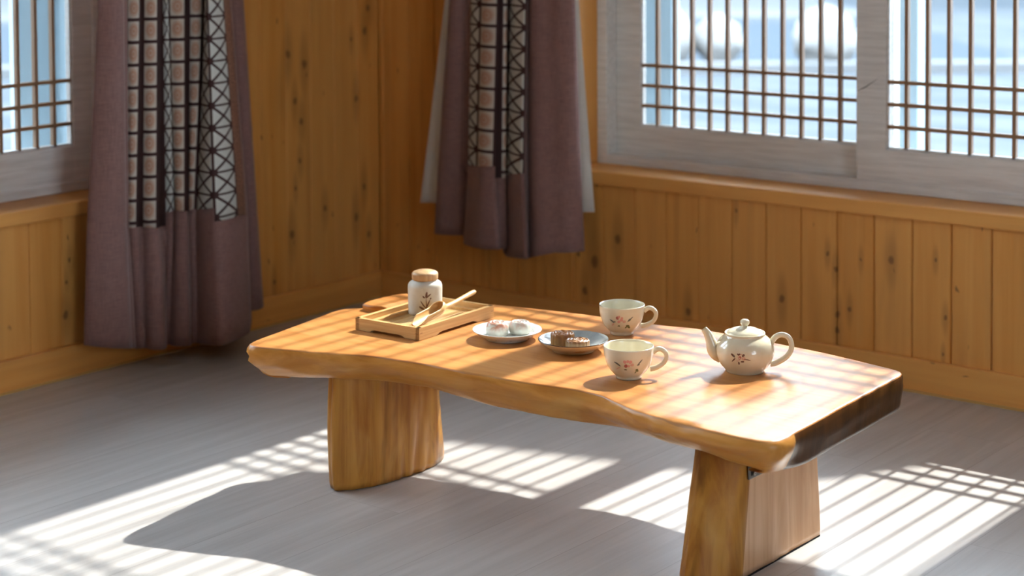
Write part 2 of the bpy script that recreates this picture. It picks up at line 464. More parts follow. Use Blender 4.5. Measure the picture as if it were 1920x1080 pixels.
for d_, l_, r_, lab in ((17.6, .85, .17, 'small white boulder outside, leftmost through the left sash of the right window'), (17.2, 1.45, .30, 'wide white boulder outside, in the middle of the left sash view'), (17.4, 2.0, .24, 'white boulder outside, just left of the stile between the sashes'),
                        (16.9, 2.95, .30, 'white boulder outside, seen through the right sash of the right window')):
    b = bmesh.new(); bmesh.ops.create_icosphere(b, subdivisions=4, radius=1); vs = []
    for q in b.verts:
        p = q.co.copy(); p = p*(1+.16*noise.noise(p*1.6+Vector((d_, l_, 0)))+.05*noise.noise(p*5)); vs.append((p.x*r_, p.y*r_, p.z*r_*1.0))
    b.verts.index_update(); mb = MB(); mb.add(vs, [[q.index for q in f.verts] for f in b.faces], 0, True); b.free()
    tag(mb.build('boulder', stone_m, None, diag(d_, l_, -.345+r_*.9), ref=(0, 0, 0)), lab, 'boulder', 'white boulders outside')
# unseen sheet on a post, added and shaped to cut the sunbeam
sunblock = thing('added_sunblock', 'pale canvas sheet on a post outside the right window, added to cut the sunbeam', 'added sun blocker', (2.55, 2.3, -.35))
canvas = flat('pale_canvas', (.70, .68, .62), .9)
YS = 2.3
pts0 = [(.55, 1.14), (1.134, 1.018), (1.544, .897), (1.80, .835), (1.92, .785), (1.985, .70), (2.02, .63), (2.06, .555), (2.12, .44)]
top = [(x, YS, (YS+y0)*TS) for x, y0 in pts0]
bot = [(x, YS, (YS+.34)*TS) for x, _ in pts0]
L1 = top+bot[::-1]
mb = MB(); mb.loft([[(p[0], p[1]-.015, p[2]) for p in L1], [(p[0], p[1]+.015, p[2]) for p in L1]], 0, False); mb.build('sunblock', canvas, sunblock)
mb = MB(); mb.tube([(2.55, YS, -.35), (2.55, YS, 2.75)], .035, 14); mb.tube([(2.55, YS, 2.60), (.60, YS, 2.60)], .016, 10); mb.build('post', flat('grey_steel', (.4, .4, .42), .4, Metallic=1.), sunblock)

# ------------------------------------------------------------------ ceiling lights
lampm = M('lamp_diffuser'); lampm.b.inputs['Emission Color'].default_value = (.96, .98, 1., 1); lampm.b.inputs['Emission Strength'].default_value = 1.3; lampm.col((.9, .9, .9))
rimm = flat('lamp_rim', (.8, .8, .78), .4)
for (lx, ly, lab) in ((3.0, -1.9, 'square white ceiling light over the table, nearer the window'), (3.0, -3.6, 'square white ceiling light over the open floor, away from the window')):
    r = thing('ceiling_light', lab, 'ceiling light', (lx, ly, ZC), 'ceiling lights')
    a = MB(); a.box(lx-.32, lx+.32, ly-.32, ly+.32, ZC-.05, ZC, 0, .008); a.build('housing', rimm, r)
    a = MB(); a.box(lx-.29, lx+.29, ly-.29, ly+.29, ZC-.058, ZC-.049, 0, .002); a.build('diffuser', lampm.m, r)

# ------------------------------------------------------------------ table
def table_wood(name, ax, top=False, end=False, leg=False, sawn=False):
    k = M(name, .36, .29 if top else (.18 if end or sawn else .26), Coat_Weight=.05 if top else (.10 if ax == 0 else .04), Coat_Roughness=.2)
    P = k.obj(); u = P[ax]; o1 = P[1-ax] if ax < 2 else P[0]; o2 = P[2] if ax < 2 else P[1]
    g = k.noise(u*1.6, o1*26., o2*26., 1., 5., .6, 1.2)
    g2 = k.noise(u*3., o1*7., o2*7., 1., 3., .5, 1.6)
    g3 = k.noise(u*9., o1*70., o2*70., 1., 3., .6)
    if end:
        c = k.mix(g.smooth(.35, .7), (.095, .036, .009), (.045, .016, .004)); c = k.mix(g2.smooth(.52, .8)*.7, c, (.22, .10, .024))
    elif top:
        c = k.mix(g.smooth(.32, .72), (.47, .205, .058), (.375, .135, .030)); c = k.mix(g2.smooth(.5, .8)*.75, c, (.50, .255, .088)); c = k.mix(g3.smooth(.55, .8)*.35, c, (.33, .11, .024))
    elif sawn:
        c = k.mix(g.smooth(.32, .72), (.66, .40, .225), (.54, .30, .15)); c = k.mix(g2.smooth(.5, .8)*.6, c, (.40, .19, .10)); c = k.mix(g3.smooth(.62, .82)*.4, c, (.36, .17, .09))
    else:
        c = k.mix(g.smooth(.32, .70), (.67, .30, .065) if not leg else (.54, .255, .045), (.52, .20, .030) if not leg else (.36, .132, .022)); c = k.mix(g2.smooth(.48, .78)*.6, c, (.66, .38, .11)); c = k.mix(g3.smooth(.6, .82)*.4, c, (.36, .16, .045))
    if leg:
        g4 = k.noise(u*2.2, o1*11.+3., o2*11., 1., 4., .6, .8); c = k.mix(g4.smooth(.52, .70)*.8, c, (.17, .068, .020))
    k.col(c); k.bump(g2+g*.5, .25, .004)
    return k.m
tw_top = table_wood('varnished_top', 0, top=True); tw_side = table_wood('live_edge_wood', 0)
tw_end = table_wood('end_grain', 2, end=True); tw_leg = table_wood('leg_wood', 2, leg=True); tw_sawn = table_wood('sawn_leg_face', 2, sawn=True)
HT = .312
tbl = thing('tea_table', 'low varnished live-edge slab table on two slab legs in the sunlight', 'table', (1.62, -1.2, 0))
FR = [(1.051, -1.545), (1.061, -1.553), (1.105, -1.541), (1.172, -1.516), (1.247, -1.487), (1.321, -1.458), (1.424, -1.447), (1.542, -1.443), (1.615, -1.436), (1.689, -1.433), (1.764, -1.417), (1.834, -1.415), (1.885, -1.437), (1.933, -1.456), (2.015, -1.477), (2.084, -1.483), (2.152, -1.49), (2.191, -1.489), (2.226, -1.485), (2.241, -1.472)]
RT = [(2.237, -1.41), (2.235, -1.349), (2.231, -1.28), (2.227, -1.22), (2.224, -1.15), (2.221, -1.085), (2.217, -1.02), (2.214, -.963), (2.212, -.945), (2.203, -.936)]
BK = [(2.101, -.915), (1.983, -.893), (1.856, -.885), (1.708, -.875), (1.618, -.90), (1.473, -.911), (1.381, -.922), (1.221, -.957), (1.155, -.978), (1.10, -1.005), (1.068, -1.05), (1.045, -1.10), (1.030, -1.145)]
LT = [(1.000, -1.172), (.978, -1.188), (.982, -1.215), (.996, -1.276), (1.012, -1.357), (1.026, -1.43), (1.038, -1.50)]
def dens(P, step=.016):
    out = []
    for a, b in zip(P, P[1:]):
        n = max(1, int(math.hypot(b[0]-a[0], b[1]-a[1])/step))
        for k in range(n): out.append((lerp(a[0], b[0], k/n), lerp(a[1], b[1], k/n)))
    return out
zones = []
ring = []
for P, zname in ((FR+[RT[0]], 'f'), (RT+[BK[0]], 'r'), (BK+[LT[0]], 'b'), (LT+[FR[0]], 'l')):
    d = dens(P); ring += d; zones += [zname]*len(d)
# light smoothing of the outline
for _ in range(2):
    N = len(ring); ring = [((ring[i-1][0]+2*ring[i][0]+ring[(i+1) % N][0])/4, (ring[i-1][1]+2*ring[i][1]+ring[(i+1) % N][1])/4) for i in range(N)]
N = len(ring)
nor = []
for i in range(N):
    a, b = ring[i-2], ring[(i+2) % N]; t = Vector((b[0]-a[0], b[1]-a[1])).normalized(); nor.append(Vector((-t.y, t.x)))  # inward for ccw
IX = [1.07, 1.178, 1.276, 1.338, 1.465, 1.613, 1.70, 1.796, 1.874, 1.953, 2.022, 2.084, 2.183, 2.23]
IV = [.040, .050, .066, .068, .060, .034, .026, .022, .062, .080, .086, .082, .062, .050]
ins = []
for i, (p, zn) in enumerate(zip(ring, zones)):
    ins.append(interp(IX, IV, p[0]) if zn == 'f' else {'r': .004, 'b': .080, 'l': .045}[zn])
for _ in range(6): ins = [(ins[i-1]+2*ins[i]+ins[(i+1) % N])/4 for i in range(N)]
# layers: (inset as a fraction of the bottom inset, extra inset, z below the top, roughness of the bark side)
lay = [(0, .030, 0, 0), (0, .0055, .0001, .15), (0, .0016, .0009, .3), (0, .0002, .0032, .5), (-.03, -.0008, .0085, .9), (-.05, -.001, .016, 1.1), (.0, -.001, .025, 1.25), (.10, -.001, .034, 1.3), (.27, .0, .043, 1.3), (.47, .0, .052, 1.2), (.68, .0, .060, 1.0), (.92, 0, .0665, .7), (1.10, .003, .0692, .3), (1.5, .012, .0705, 0)]
loops = []
for fr, ex, dz, ro in lay:
    L = []
    for i in range(N):
        p = ring[i]; amp = {'f': 1., 'b': 1., 'l': .8, 'r': .16}[zones[i]]
        n1 = noise.noise((p[0]*8., p[1]*8., dz*38.)); n2 = noise.noise((p[0]*21.+5., p[1]*21., dz*80.)); n3 = noise.noise((p[0]*46., p[1]*46., dz*60.+9.))
        nz = n1*.0075+(abs(n2)-.25)*.0085+n3*.0018
        q = fr*ins[i]+ex+nz*ro*amp
        zz = HT-dz-(max(0., noise.noise((p[0]*10., p[1]*10., 7.))-.25)*.010 if .0005 < dz < .02 and zones[i] in 'fb' else 0)+(noise.noise((p[0]*6., p[1]*6., 4.))*.004*(dz/.07) if zones[i] != 'r' else 0)
        L.append((p[0]+nor[i].x*q, p[1]+nor[i].y*q, zz))
    loops.append(L)
def mf(i, j):
    if i < 0: return 0 if j == 0 else 1
    if j <= 2: return 0
    if zones[i] == 'r': return 2
    return 1
mb = MB(); mb.loft(loops, 0, True, True, True, mf)
mb.build('tabletop', [tw_top, tw_side, tw_end], tbl)
# raised split lip at the back left corner
lip = [(1.030, -1.178), (1.019, -1.147), (1.020, -1.097), (1.026, -1.05), (1.055, -1.030), (1.095, -1.030), (1.118, -1.055), (1.124, -1.09), (1.127, -1.13), (1.117, -1.160), (1.085, -1.168), (1.060, -1.180)]
lip = [(q.x, q.y) for q in catmull([(a, b, 0) for a, b in lip+[lip[0]]], 5)][:-1]
cx, cy = sum(p[0] for p in lip)/len(lip), sum(p[1] for p in lip)/len(lip)
def sc(p, f): return (cx+(p[0]-cx)*f, cy+(p[1]-cy)*f)
mb = MB(); lp = []
for f, z in ((.95, .300), (.965, .309), (.985, .317), (1., .321), (.995, .3235), (.97, .3255), (.93, .3262)):
    lp.append([(*sc(p, f+(noise.noise((p[0]*40, p[1]*40, 0))*.012 if z < .32 else 0)), z-(.012*max(0, (p[0]-1.08)/.045)) ) for p in lip])
mb.loft(lp, 1, True, True, True, lambda i, j: 0 if (j >= 3) else 1)
mb.build('split_lip', [tw_top, tw_side], tbl)
def slab_leg(outl_b, outl_t, zt, name='leg', seed=0., amp=.004, mfun=None):
    b = catmull([(*p, 0) for p in outl_b+[outl_b[0]]], 8)[:-1]; t = catmull([(*p, 0) for p in outl_t+[outl_t[0]]], 8)[:-1]
    LV = 22; loops = []
    for j in range(LV+1):
        f = j/LV; z = .0025+f*(zt-.0025); L = []
        for p, q in zip(b, t):
            r = p.lerp(q, f); c = Vector((sum(v.x for v in b)/len(b), sum(v.y for v in b)/len(b), 0)); d = (r-c); d.z = 0; d.normalize()
            k = noise.noise((r.x*11+seed, r.y*11, z*6))*amp+(abs(noise.noise((r.x*26+seed, r.y*26, z*5)))-.25)*amp*1.1+noise.noise((r.x*60+seed, r.y*60, z*14))*amp*.2
            if j == 0: k -= .002
            r = r+d*k; L.append((r.x, r.y, z))
        loops.append(L)
    m_ = MB(); m_.loft(loops, 0, True, True, True, mfun); return m_
LB = [(1.165, -1.412), (1.178, -1.418), (1.203, -1.396), (1.221, -1.354), (1.232, -1.302), (1.238, -1.241), (1.232, -1.182), (1.220, -1.135), (1.198, -1.108), (1.165, -1.10), (1.145, -1.12), (1.14, -1.18), (1.142, -1.26), (1.142, -1.34), (1.148, -1.40)]
LTp = [(x-.001, y-.006 if y < -1.3 else y-.012) for x, y in LB]
legL = slab_leg(LB, LTp, .262, seed=3., amp=.0095); legL.build('leg', tw_leg, tbl)
RB = [(2.018, -1.412), (2.040, -1.408), (2.062, -1.385), (2.080, -1.362), (2.0875, -1.34), (2.0885, -1.31), (2.0885, -1.22), (2.0885, -1.13), (2.0885, -1.06), (2.084, -1.043), (2.05, -1.041), (2.00, -1.05), (1.992, -1.10), (1.992, -1.22), (1.990, -1.34), (1.998, -1.395)]
RTp = [(x, -1.22+(y+1.22)*(.66 if y < -1.22 else .91)) for x, y in RB]
legR = slab_leg(RB, RTp, .262, seed=8., amp=.0030, mfun=lambda i, j: 1 if 5*8-4 <= i < 8*8+6 else 0); legR.build('leg', [tw_leg, tw_sawn], tbl)
mb = MB(); mb.box(1.999, 2.0885, -1.375, -1.046, 0, .003); mb.build('foot_pad', flat('black_felt', (.01, .01, .012), .9), tbl)
# hinge bracket on the right leg
steel = flat('dark_steel', (.16, .15, .14), .38, Metallic=.85); hole = flat('hole_black', (.006, .006, .006), .8); screwm = flat('screw_steel', (.42, .40, .37), .35, Metallic=1.)
bx0 = 2.0905
mb = MB(); mb.box(bx0, bx0+.003, -1.315, -1.262, .178, .232, 0, .001); mb.box(bx0+.001, bx0+.03, -1.315, -1.262, .230, .233)
for yy, zz, h in ((-1.306, .199, .004), (-1.306, .188, .004), (-1.290, .199, .009), (-1.277, .196, .008)):
    mb.box(bx0+.0022, bx0+.0034, yy-.0022, yy+.0022, zz-h, zz+h, 1)
br = mb.build('bracket', [steel, hole], tbl)
for yy, zz in ((-1.298, .186), (-1.270, .193)):
    mb = MB(); mb.tube([(bx0+.002, yy, zz), (bx0+.0055, yy, zz)], [.0042, .0034], 16); mb.tube([(bx0+.0054, yy, zz), (bx0+.0058, yy, zz)], .0014, 6, 1); mb.build('screw', [screwm, hole], br, ref=tbl.location)

# ------------------------------------------------------------------ ceramics
cer = M('cream_glaze', .13, .55, Coat_Weight=.3, Coat_Roughness=.05); P = cer.obj(); q = cer.noise(P[0]*30., P[1]*30., P[2]*30., 1., 2.)
cer.col(cer.mix(q.smooth(.3, .7), (.74, .69, .52), (.70, .63, .455))); cer = cer.m
pink = flat('pink_brush', (.68, .31, .25), .3); rose = flat('rose_brush', (.42, .12, .10), .3); grey = flat('grey_brush', (.13, .13, .11), .3); olive = flat('olive_brush', (.13, .14, .04), .3); peach = flat('peach_brush', (.62, .36, .27), .3); umber = flat('umber_brush', (.12, .05, .03), .3)
CERM = [cer, pink, rose, grey, olive, peach, umber]
def prof_r(prof, z):
    z_ = [p[1] for p in prof]; r_ = [p[0] for p in prof]
    return interp(z_, r_, z)
def stroke(mb, prof, a0, pts, wid, mi, eps=.0003):
    """a brush stroke on a lathed surface; pts (s, z) in metres from the facing line"""
    P = [Vector((s_, z_, 0)) for s_, z_ in pts]
    P = catmull(P, 4) if len(P) > 2 else [P[0].lerp(P[1], t/6) for t in range(7)]
    n = len(P); L = []; Rr = []
    for i, p in enumerate(P):
        t = (P[min(i+1, n-1)]-P[max(i-1, 0)]).normalized(); sd = Vector((-t.y, t.x, 0)); ww = (2.3 if mi in (1, 2, 5) else 1.45)*wid*(math.sin(PI*min(max((i+.25)/(n-.5), 0), 1))**.7)
        for lst, sg in ((L, 1), (Rr, -1)):
            c = p+sd*ww*sg*.5; r = prof_r(prof, c.y)+eps; a = a0+c.x/r
            lst.append((r*math.cos(a), r*math.sin(a), c.y))
    mb.add(L+Rr, [(i, i+1, n+i+1, n+i) for i in range(n-1)], mi, True)
cup_o = [(.0242, .0), (.0245, .0035), (.0250, .0055), (.0290, .009), (.0350, .0155), (.0395, .0225), (.0430, .031), (.0455, .041), (.0468, .050), (.0473, .0575), (.0475, .0600)]
cup_i = [(.0469, .0612), (.0458, .0605), (.0450, .056), (.0440, .047), (.0415, .034), (.0365, .022), (.028, .012), (.014, .0075), (0, .0065)]
def cup(label, x, y, hang, face, dsc):
    root = thing('teacup', label, 'cup', (x, y, HT+.0004), 'cream teacups')
    b = MB(); b.lathe([(0, .004), (.019, .004), (.0205, .0005), (.0225, 0)]+cup_o+cup_i, (0, 0, 0), 64)
    for s0, z0, s1, z1, wd, mi in dsc: stroke(b, cup_o, face, [(s0, z0), ((s0+s1)/2+.0006, (z0+z1)/2+.0006), (s1, z1)], wd, mi)
    b.build('body', CERM, root, ref=(0, 0, 0))
    d = Vector((math.cos(hang), math.sin(hang), 0))
    pts = [(.0455, .0475), (.0535, .0535), (.0620, .0530), (.0690, .0470), (.0705, .0385), (.0665, .0290), (.0580, .0220), (.0490, .0180), (.0400, .0165)]
    h = MB(); pth = catmull([tuple(d*r+Vector((0, 0, z))) for r, z in pts], 6)
    n = len(pth); h.tube(pth, [lerp(.0042, .0034, abs(i/(n-1)-.5)*-2+1) for i in range(n)], 14, 0, 1.25, up=d.cross(Vector((0, 0, 1))))
    h.build('handle', cer, root, ref=(0, 0, 0))
    return root
FL = [(-.0290, .0385, -.0150, .0310, .0022, 3), (-.0250, .0235, -.0160, .0295, .0010, 5), (-.0100, .0425, -.0060, .0370, .0026, 1), (-.0030, .0440, -.0020, .0385, .0024, 1), (.0055, .0430, .0010, .0375, .0026, 1), (.0100, .0350, .0030, .0335, .0026, 5),
      (-.0070, .0350, -.0050, .0290, .0030, 2), (-.0010, .0340, .0000, .0300, .0020, 1), (-.0090, .0245, -.0030, .0240, .0018, 4), (.0155, .0325, .0270, .0440, .0017, 3), (.0170, .0330, .0210, .0360, .0026, 3), (.0110, .0165, .0150, .0225, .0016, 4), (.0125, .0235, .0180, .0240, .0026, 4), (.0150, .0235, .0175, .0195, .0026, 4)]
FB = [(-.0260, .0370, -.0170, .0310, .0022, 3), (-.0200, .0320, -.0130, .0330, .0020, 3), (-.0215, .0240, -.0165, .0300, .0016, 5), (-.0120, .0440, -.0080, .0385, .0030, 2), (-.0050, .0470, -.0080, .0410, .0020, 1), (.0010, .0440, -.0020, .0390, .0022, 1), (.0000, .0400, -.0030, .0350, .0030, 1), (.0080, .0335, .0010, .0335, .0028, 5), (-.0090, .0350, -.0050, .0310, .0030, 1),
      (-.0090, .0240, -.0040, .0238, .0020, 4), (.0110, .0335, .0240, .0440, .0015, 3), (.0125, .0345, .0190, .0400, .0030, 3), (.0060, .0190, .0110, .0240, .0022, 4), (.0080, .0250, .0160, .0230, .0030, 4), (.0110, .0220, .0170, .0185, .0030, 4)]
cup('cream teacup with pink flower, nearer the front edge of the table', 1.816, -1.288, math.radians(36.), math.radians(-55.4), FL)
cup('cream teacup with pink flower, standing further back beside the brown plate', 1.607, -1.010, math.radians(31.), math.radians(-55.), FB)

# teapot
pot = thing('teapot', 'round cream teapot with small flower, alone on the right half of the table', 'teapot', (1.964, -1.114, HT+.0004))
pr = [(.0365, 0.), (.0372, .003), (.0400, .0065), (.0455, .0125), (.0510, .0205), (.0545, .029), (.0560, .0370), (.0555, .0450), (.0530, .0530), (.0480, .0605), (.0420, .0660), (.0385, .0690)]
b = MB(); b.lathe([(0, .004), (.030, .004), (.032, .0005), (.034, 0)]+pr+[(.0382, .0710), (.0388, .0728), (.0378, .0742), (.0362, .0735), (.0352, .0712), (.0345, .066), (.047, .05), (.05, .035), (.04, .012), (0, .008)], (0, 0, 0), 72)
fa = math.radians(-59.)
for s0, z0, s1, z1, wd, mi in [(-.0270, .0440, -.0190, .0380, .0030, 6), (-.0225, .0430, -.0200, .0380, .0018, 3), (-.0250, .0290, -.0180, .0370, .0018, 6), (-.0150, .0450, -.0110, .0420, .0020, 6), (-.0095, .0460, -.0110, .0430, .0020, 6), (-.0050, .0400, -.0010, .0450, .0030, 6),
                          (-.0135, .0390, -.0075, .0345, .0080, 5), (-.0120, .0380, -.0080, .0360, .0035, 2), (-.0060, .0370, .0010, .0350, .0030, 5), (-.0020, .0355, .0110, .0330, .0012, 6), (-.0120, .0300, -.0110, .0240, .0022, 6), (-.0080, .0300, -.0030, .0305, .0020, 6), (-.0040, .0290, -.0020, .0320, .0018, 6)]:
    stroke(b, pr, fa, [(s0, z0), ((s0+s1)/2+.0004, (z0+z1)/2+.0004), (s1, z1)], wd, mi)
b.build('body', CERM, pot, ref=(0, 0, 0))
hd_ = math.radians(33.); d = Vector((math.cos(hd_), math.sin(hd_), 0)); Z = Vector((0, 0, 1))
sp = catmull([tuple(-d*r+Z*z) for r, z in [(.044, .030), (.054, .0345), (.0600, .0430), (.0640, .0545), (.0690, .0670), (.0740, .0745), (.0775, .0785)]], 6)
n = len(sp); b = MB()
rads = [interp([0, .3, .55, .8, 1.], [.0165, .0135, .0095, .0070, .0062], i/(n-1)) for i in range(n)]
b.tube(sp, rads, 22, 0, 1., up=d.cross(Z), cap=False)
sp2 = sp[-1:-14:-1]; b.tube(sp2, [r*.74 for r in rads[-1:-14:-1]], 22, 0, 1., up=d.cross(Z), cap=False)
# lip ring joining the two skins
o1 = b.v; 
b.tube([sp[-1]-(sp[-1]-sp[-2]).normalized()*.0006, sp[-1]+(sp[-1]-sp[-2]).normalized()*.0004], [.0062, .0056], 22, 0, 1., up=d.cross(Z), cap=False)
b.build('spout', cer, pot, ref=(0, 0, 0))
hp = catmull([tuple(d*r+Z*z) for r, z in [(.0475, .0480), (.0510, .0570), (.0590, .0665), (.0700, .0700), (.0815, .0655), (.0875, .0540), (.0870, .0410), (.0795, .0290), (.0680, .0205), (.0560, .0150), (.0480, .0140)]], 6)
n = len(hp); b = MB(); b.tube(hp, [lerp(.0050, .0042, math.sin(PI*i/(n-1))) for i in range(n)], 16, 0, 1.2, up=d.cross(Z)); b.build('handle', cer, pot, ref=(0, 0, 0))
b = MB(); b.lathe([(0, .069), (.033, .069), (.0348, .0715), (.0352, .0728), (.0335, .0752), (.0290, .0782), (.0210, .0815), (.0120, .0836), (.0065, .0842), (.0056, .0855), (.0054, .0868), (.0060, .0872)], (0, 0, 0), 56)
vh = Vector((math.cos(hd_+2.5), math.sin(hd_+2.5), 0))*.0165
lid = b.build('lid', cer, pot, ref=(0, 0, 0))
b = MB(); b.lathe([(.0052, .0860), (.0066, .0880), (.0086, .0905), (.0091, .0935), (.0080, .0965), (.0052, .0985), (0, .0990)], (0, 0, 0), 40); b.build('knob', cer, lid, ref=(0, 0, 0))

# plates
def plate(label, x, y, prof, mats, mfun=None, name='plate'):
    b = MB(); b.lathe(prof, (0, 0, 0), 72)
    if mfun:
        for i, f in enumerate(b.f):
            c = [sum(b.v[k][a] for k in f)/len(f) for a in range(3)]; b.mi[i] = mfun(math.hypot(c[0], c[1]), c[2], i)
    o = b.build(name, mats, None, (x, y, HT+.0004), ref=(0, 0, 0)); return tag(o, label, 'plate')
p1 = [(0, .0035), (.040, .0035), (.0415, .0004), (.0440, 0.), (.0455, .002), (.0470, .0042), (.0570, .0090), (.0650, .0145), (.0700, .0182), (.0712, .0192), (.0708, .0202), (.0698, .0204), (.0640, .0168), (.0560, .0118), (.0460, .0082), (.0300, .0070), (0, .0068)]
wg = M('white_glaze', .12, .55); P = wg.obj(); q = wg.noise(P[0]*95., P[1]*95., 0., 1., 3., .6); rr = (P[0]*P[0]+P[1]*P[1]).sqrt()
band = rr.smooth(.036, .044)*rr.smooth(.054, .060, 1., 0.)*P[2].gt(.005)
wg.col(wg.mix(band*q.smooth(.55, .62)*.6, (.74, .75, .72), (.22, .27, .30)))
plate('white glazed plate holding two pale pink mooncakes', 1.4455, -1.189, p1, wg.m)
p2 = [(0, .0035), (.038, .0035), (.0395, .0004), (.0420, 0.), (.0435, .002), (.0450, .0045), (.0540, .0090), (.0630, .0150), (.0690, .0205), (.0706, .0224), (.0705, .0238), (.0694, .0240), (.0650, .0195), (.0570, .0130), (.0460, .0085), (.0300, .0070), (0, .0068)]
gg = M('grey_glaze', .10, .6, Coat_Weight=.4); P = gg.obj(); q = gg.noise(P[0]*40., P[1]*40., 0., 1., 4., .6)
gg.col(gg.mix(q.smooth(.3, .7), (.40, .42, .40), (.30, .33, .33)))
rimb = flat('brown_rim', (.10, .055, .03), .2); under = flat('cream_underside', (.66, .58, .45), .2)
plate('grey glazed plate with brown rim holding two brown mooncakes', 1.611, -1.185, p2, [gg.m, rimb, under],
      lambda r, z, i: 1 if (r > .0692 and z > .0215) else (2 if i < 72*10 else 0))

# mooncakes
def flutes(r, a, n, dep): return r*(1-dep*(.5-.5*math.cos(a*n)))
def round_cake(label, x, y, z, R, Hh, mat, dome, n_fl, dep, group, rz, tilt=0.):
    b = MB(); seg = 108; loops = []
    prof = [(.76, 0), (.88, .06), (.97, .18), (1., .34), (1., .50), (.965, .68), (.90, .82), (.80, .93), (.69, .985), (.62, .975), (.575, .915), (.52, .91), (.46, .975), (.38, .975), (.33, .91), (.27, .91), (.21, .97), (.10, .98)] if dome else \
           [(.95, 0), (.99, .05), (1., .2), (1., .80), (.985, .90), (.93, .985), (.84, 1.), (.80, .93), (.74, .92), (.70, .99), (.60, .99), (.55, .92), (.48, .92), (.43, 1.), (.30, 1.), (.25, .93), (.18, .93), (.12, 1.)]
    for r, zf in prof:
        L = []
        for i in range(seg):
            a = 2*PI*i/seg
            dd = dep if .15 < zf < .95 and r > .93 else dep*.4
            rr_ = flutes(R*r, a, n_fl, dd)
            zz = Hh*zf
            if r < .86 and not dome: zz += Hh*.035*math.sin(a*8+r*20)
            if r < .68 and dome: zz += Hh*.03*math.sin(a*5+r*14)
            p = Vector((rr_*math.cos(a), rr_*math.sin(a), zz)); p += noise.noise_vector(p*90)*R*.012
            if zf == 0: p.z = 0
            L.append(tuple(p))
        loops.append(L)
    b.loft(loops, 0, True)
    o = b.build('mooncake', mat, None, (x, y, z), ref=(0, 0, 0)); o.rotation_euler = (tilt, 0, rz)
    return tag(o, label, 'mooncake', group)
def pale_cake(name, pk):
    k = M(name, .42, .5, Subsurface_Weight=.12); k.b.inputs['Subsurface Radius'].default_value = (.006, .004, .003)
    P = k.obj(); q = k.noise(P[0]*75.+pk*9, P[1]*75., P[2]*60., 1., 4., .6, .6); up = P[2].smooth(.008, .024)
    c = k.mix((q.smooth(.36, .62)*(up*.95+.12)*pk), (.56, .575, .50), (.50, .21, .13))
    # reddish filling shows in the pressed grooves of the stamp on top
    rr = (P[0]*P[0]+P[1]*P[1]).sqrt(); gr = (rr*620.+q*2.).sin().smooth(.35, .9)*rr.lt(.0145)*P[2].gt(.019)
    c = k.mix(gr*pk*.75, c, (.34, .13, .08))
    k.col(c); return k.m
round_cake('pale mooncake with strong pink marbling, left one on the white plate', 1.4295, -1.2015, HT+.0075, .0242, .0285, pale_cake('pink_marbled_dough', 1.), True, 10, .05, 'pale mooncakes', .3)
round_cake('smooth whiter mooncake, right one on the white plate', 1.4590, -1.1640, HT+.0075, .0230, .0270, pale_cake('white_dough', .55), True, 10, .025, 'pale mooncakes', 1.1)
def brown_cake(name, side, topc):
    k = M(name, .35, .5); P = k.obj(); q = k.noise(P[0]*110., P[1]*110., P[2]*60., 1., 4., .6); up = P[2].smooth(.014, .0205)
    c = k.mix(q.smooth(.3, .7), side, tuple(v*.72 for v in side)); c = k.mix(up*q.smooth(.25, .6), c, topc); k.col(c); k.bump(q, .3, .001); return k.m
round_cake('dark brown stamped mooncake, rear one on the grey plate', 1.5855, -1.187, HT+.0075, .0240, .0255, brown_cake('baked_brown', (.55, .25, .07), (.38, .15, .045)), False, 18, .045, 'brown mooncakes', .2)
round_cake('lighter golden mooncake, front one on the grey plate', 1.6370, -1.2060, HT+.0085, .0240, .0215, brown_cake('baked_gold', (.47, .27, .115), (.26, .11, .04)), False, 18, .05, 'brown mooncakes', .7)

# ------------------------------------------------------------------ bamboo tray
def bamboo(name, ax, tint=1.):
    k = M(name, .38, .45); P = k.obj(); u = P[ax]; o1, o2 = [P[i] for i in range(3) if i != ax]
    g = k.noise(u*8., o1*260., o2*260., 1., 3., .6); g2 = k.noise(u*5., o1*40., o2*40., 1., 2., .5)
    c = k.mix(g.smooth(.3, .7), (.64*tint, .40*tint, .165*tint), (.54*tint, .305*tint, .105*tint)); c = k.mix(g2.smooth(.5, .8)*.4, c, (.44*tint, .225*tint, .07*tint)); k.col(c); return k.m
bam_y = bamboo('bamboo_long', 1); bam_x = bamboo('bamboo_short', 0); bam_s = bamboo('bamboo_slat', 1, .92)
dowel = flat('joint_dark', (.28, .13, .05), .5)
tray = thing('serving_tray', 'rectangular bamboo tray with notched sides at the left of the table', 'tray', (1.224, -1.189, HT+.0008), rz=math.radians(2.6))
TX, TY, TH, TT = .0855, .1285, .0255, .0095
def notched(mb, half, sgn, horiz):
    """side board with a shallow foot cut-out"""
    pr = [(-half, 0), (-half*.55, 0), (-half*.47, .004), (-half*.40, .0052), (half*.40, .0052), (half*.47, .004), (half*.55, 0), (half, 0), (half, TH), (-half, TH)]
    if horiz: L = [[(a, sgn*(TY-q), z) for a, z in pr] for q in (0, TT)]
    else: L = [[(sgn*(TX-q), a, z) for a, z in pr] for q in (0, TT)]
    mb.loft(L, 0, False)
for sgn in (-1, 1):
    b = MB(); notched(b, TY, sgn, False)
    for e in (-1, 1):
        b.box(min(sgn*(TX-.002), sgn*(TX+.0002)), max(sgn*(TX-.002), sgn*(TX+.0002)), e*TY-.011 if e > 0 else -TY+.003, TY-.003 if e > 0 else -TY+.011, .0135, .0146, 1)
    b.build('side_board', [bam_y, dowel], tray, ref=(0, 0, 0))
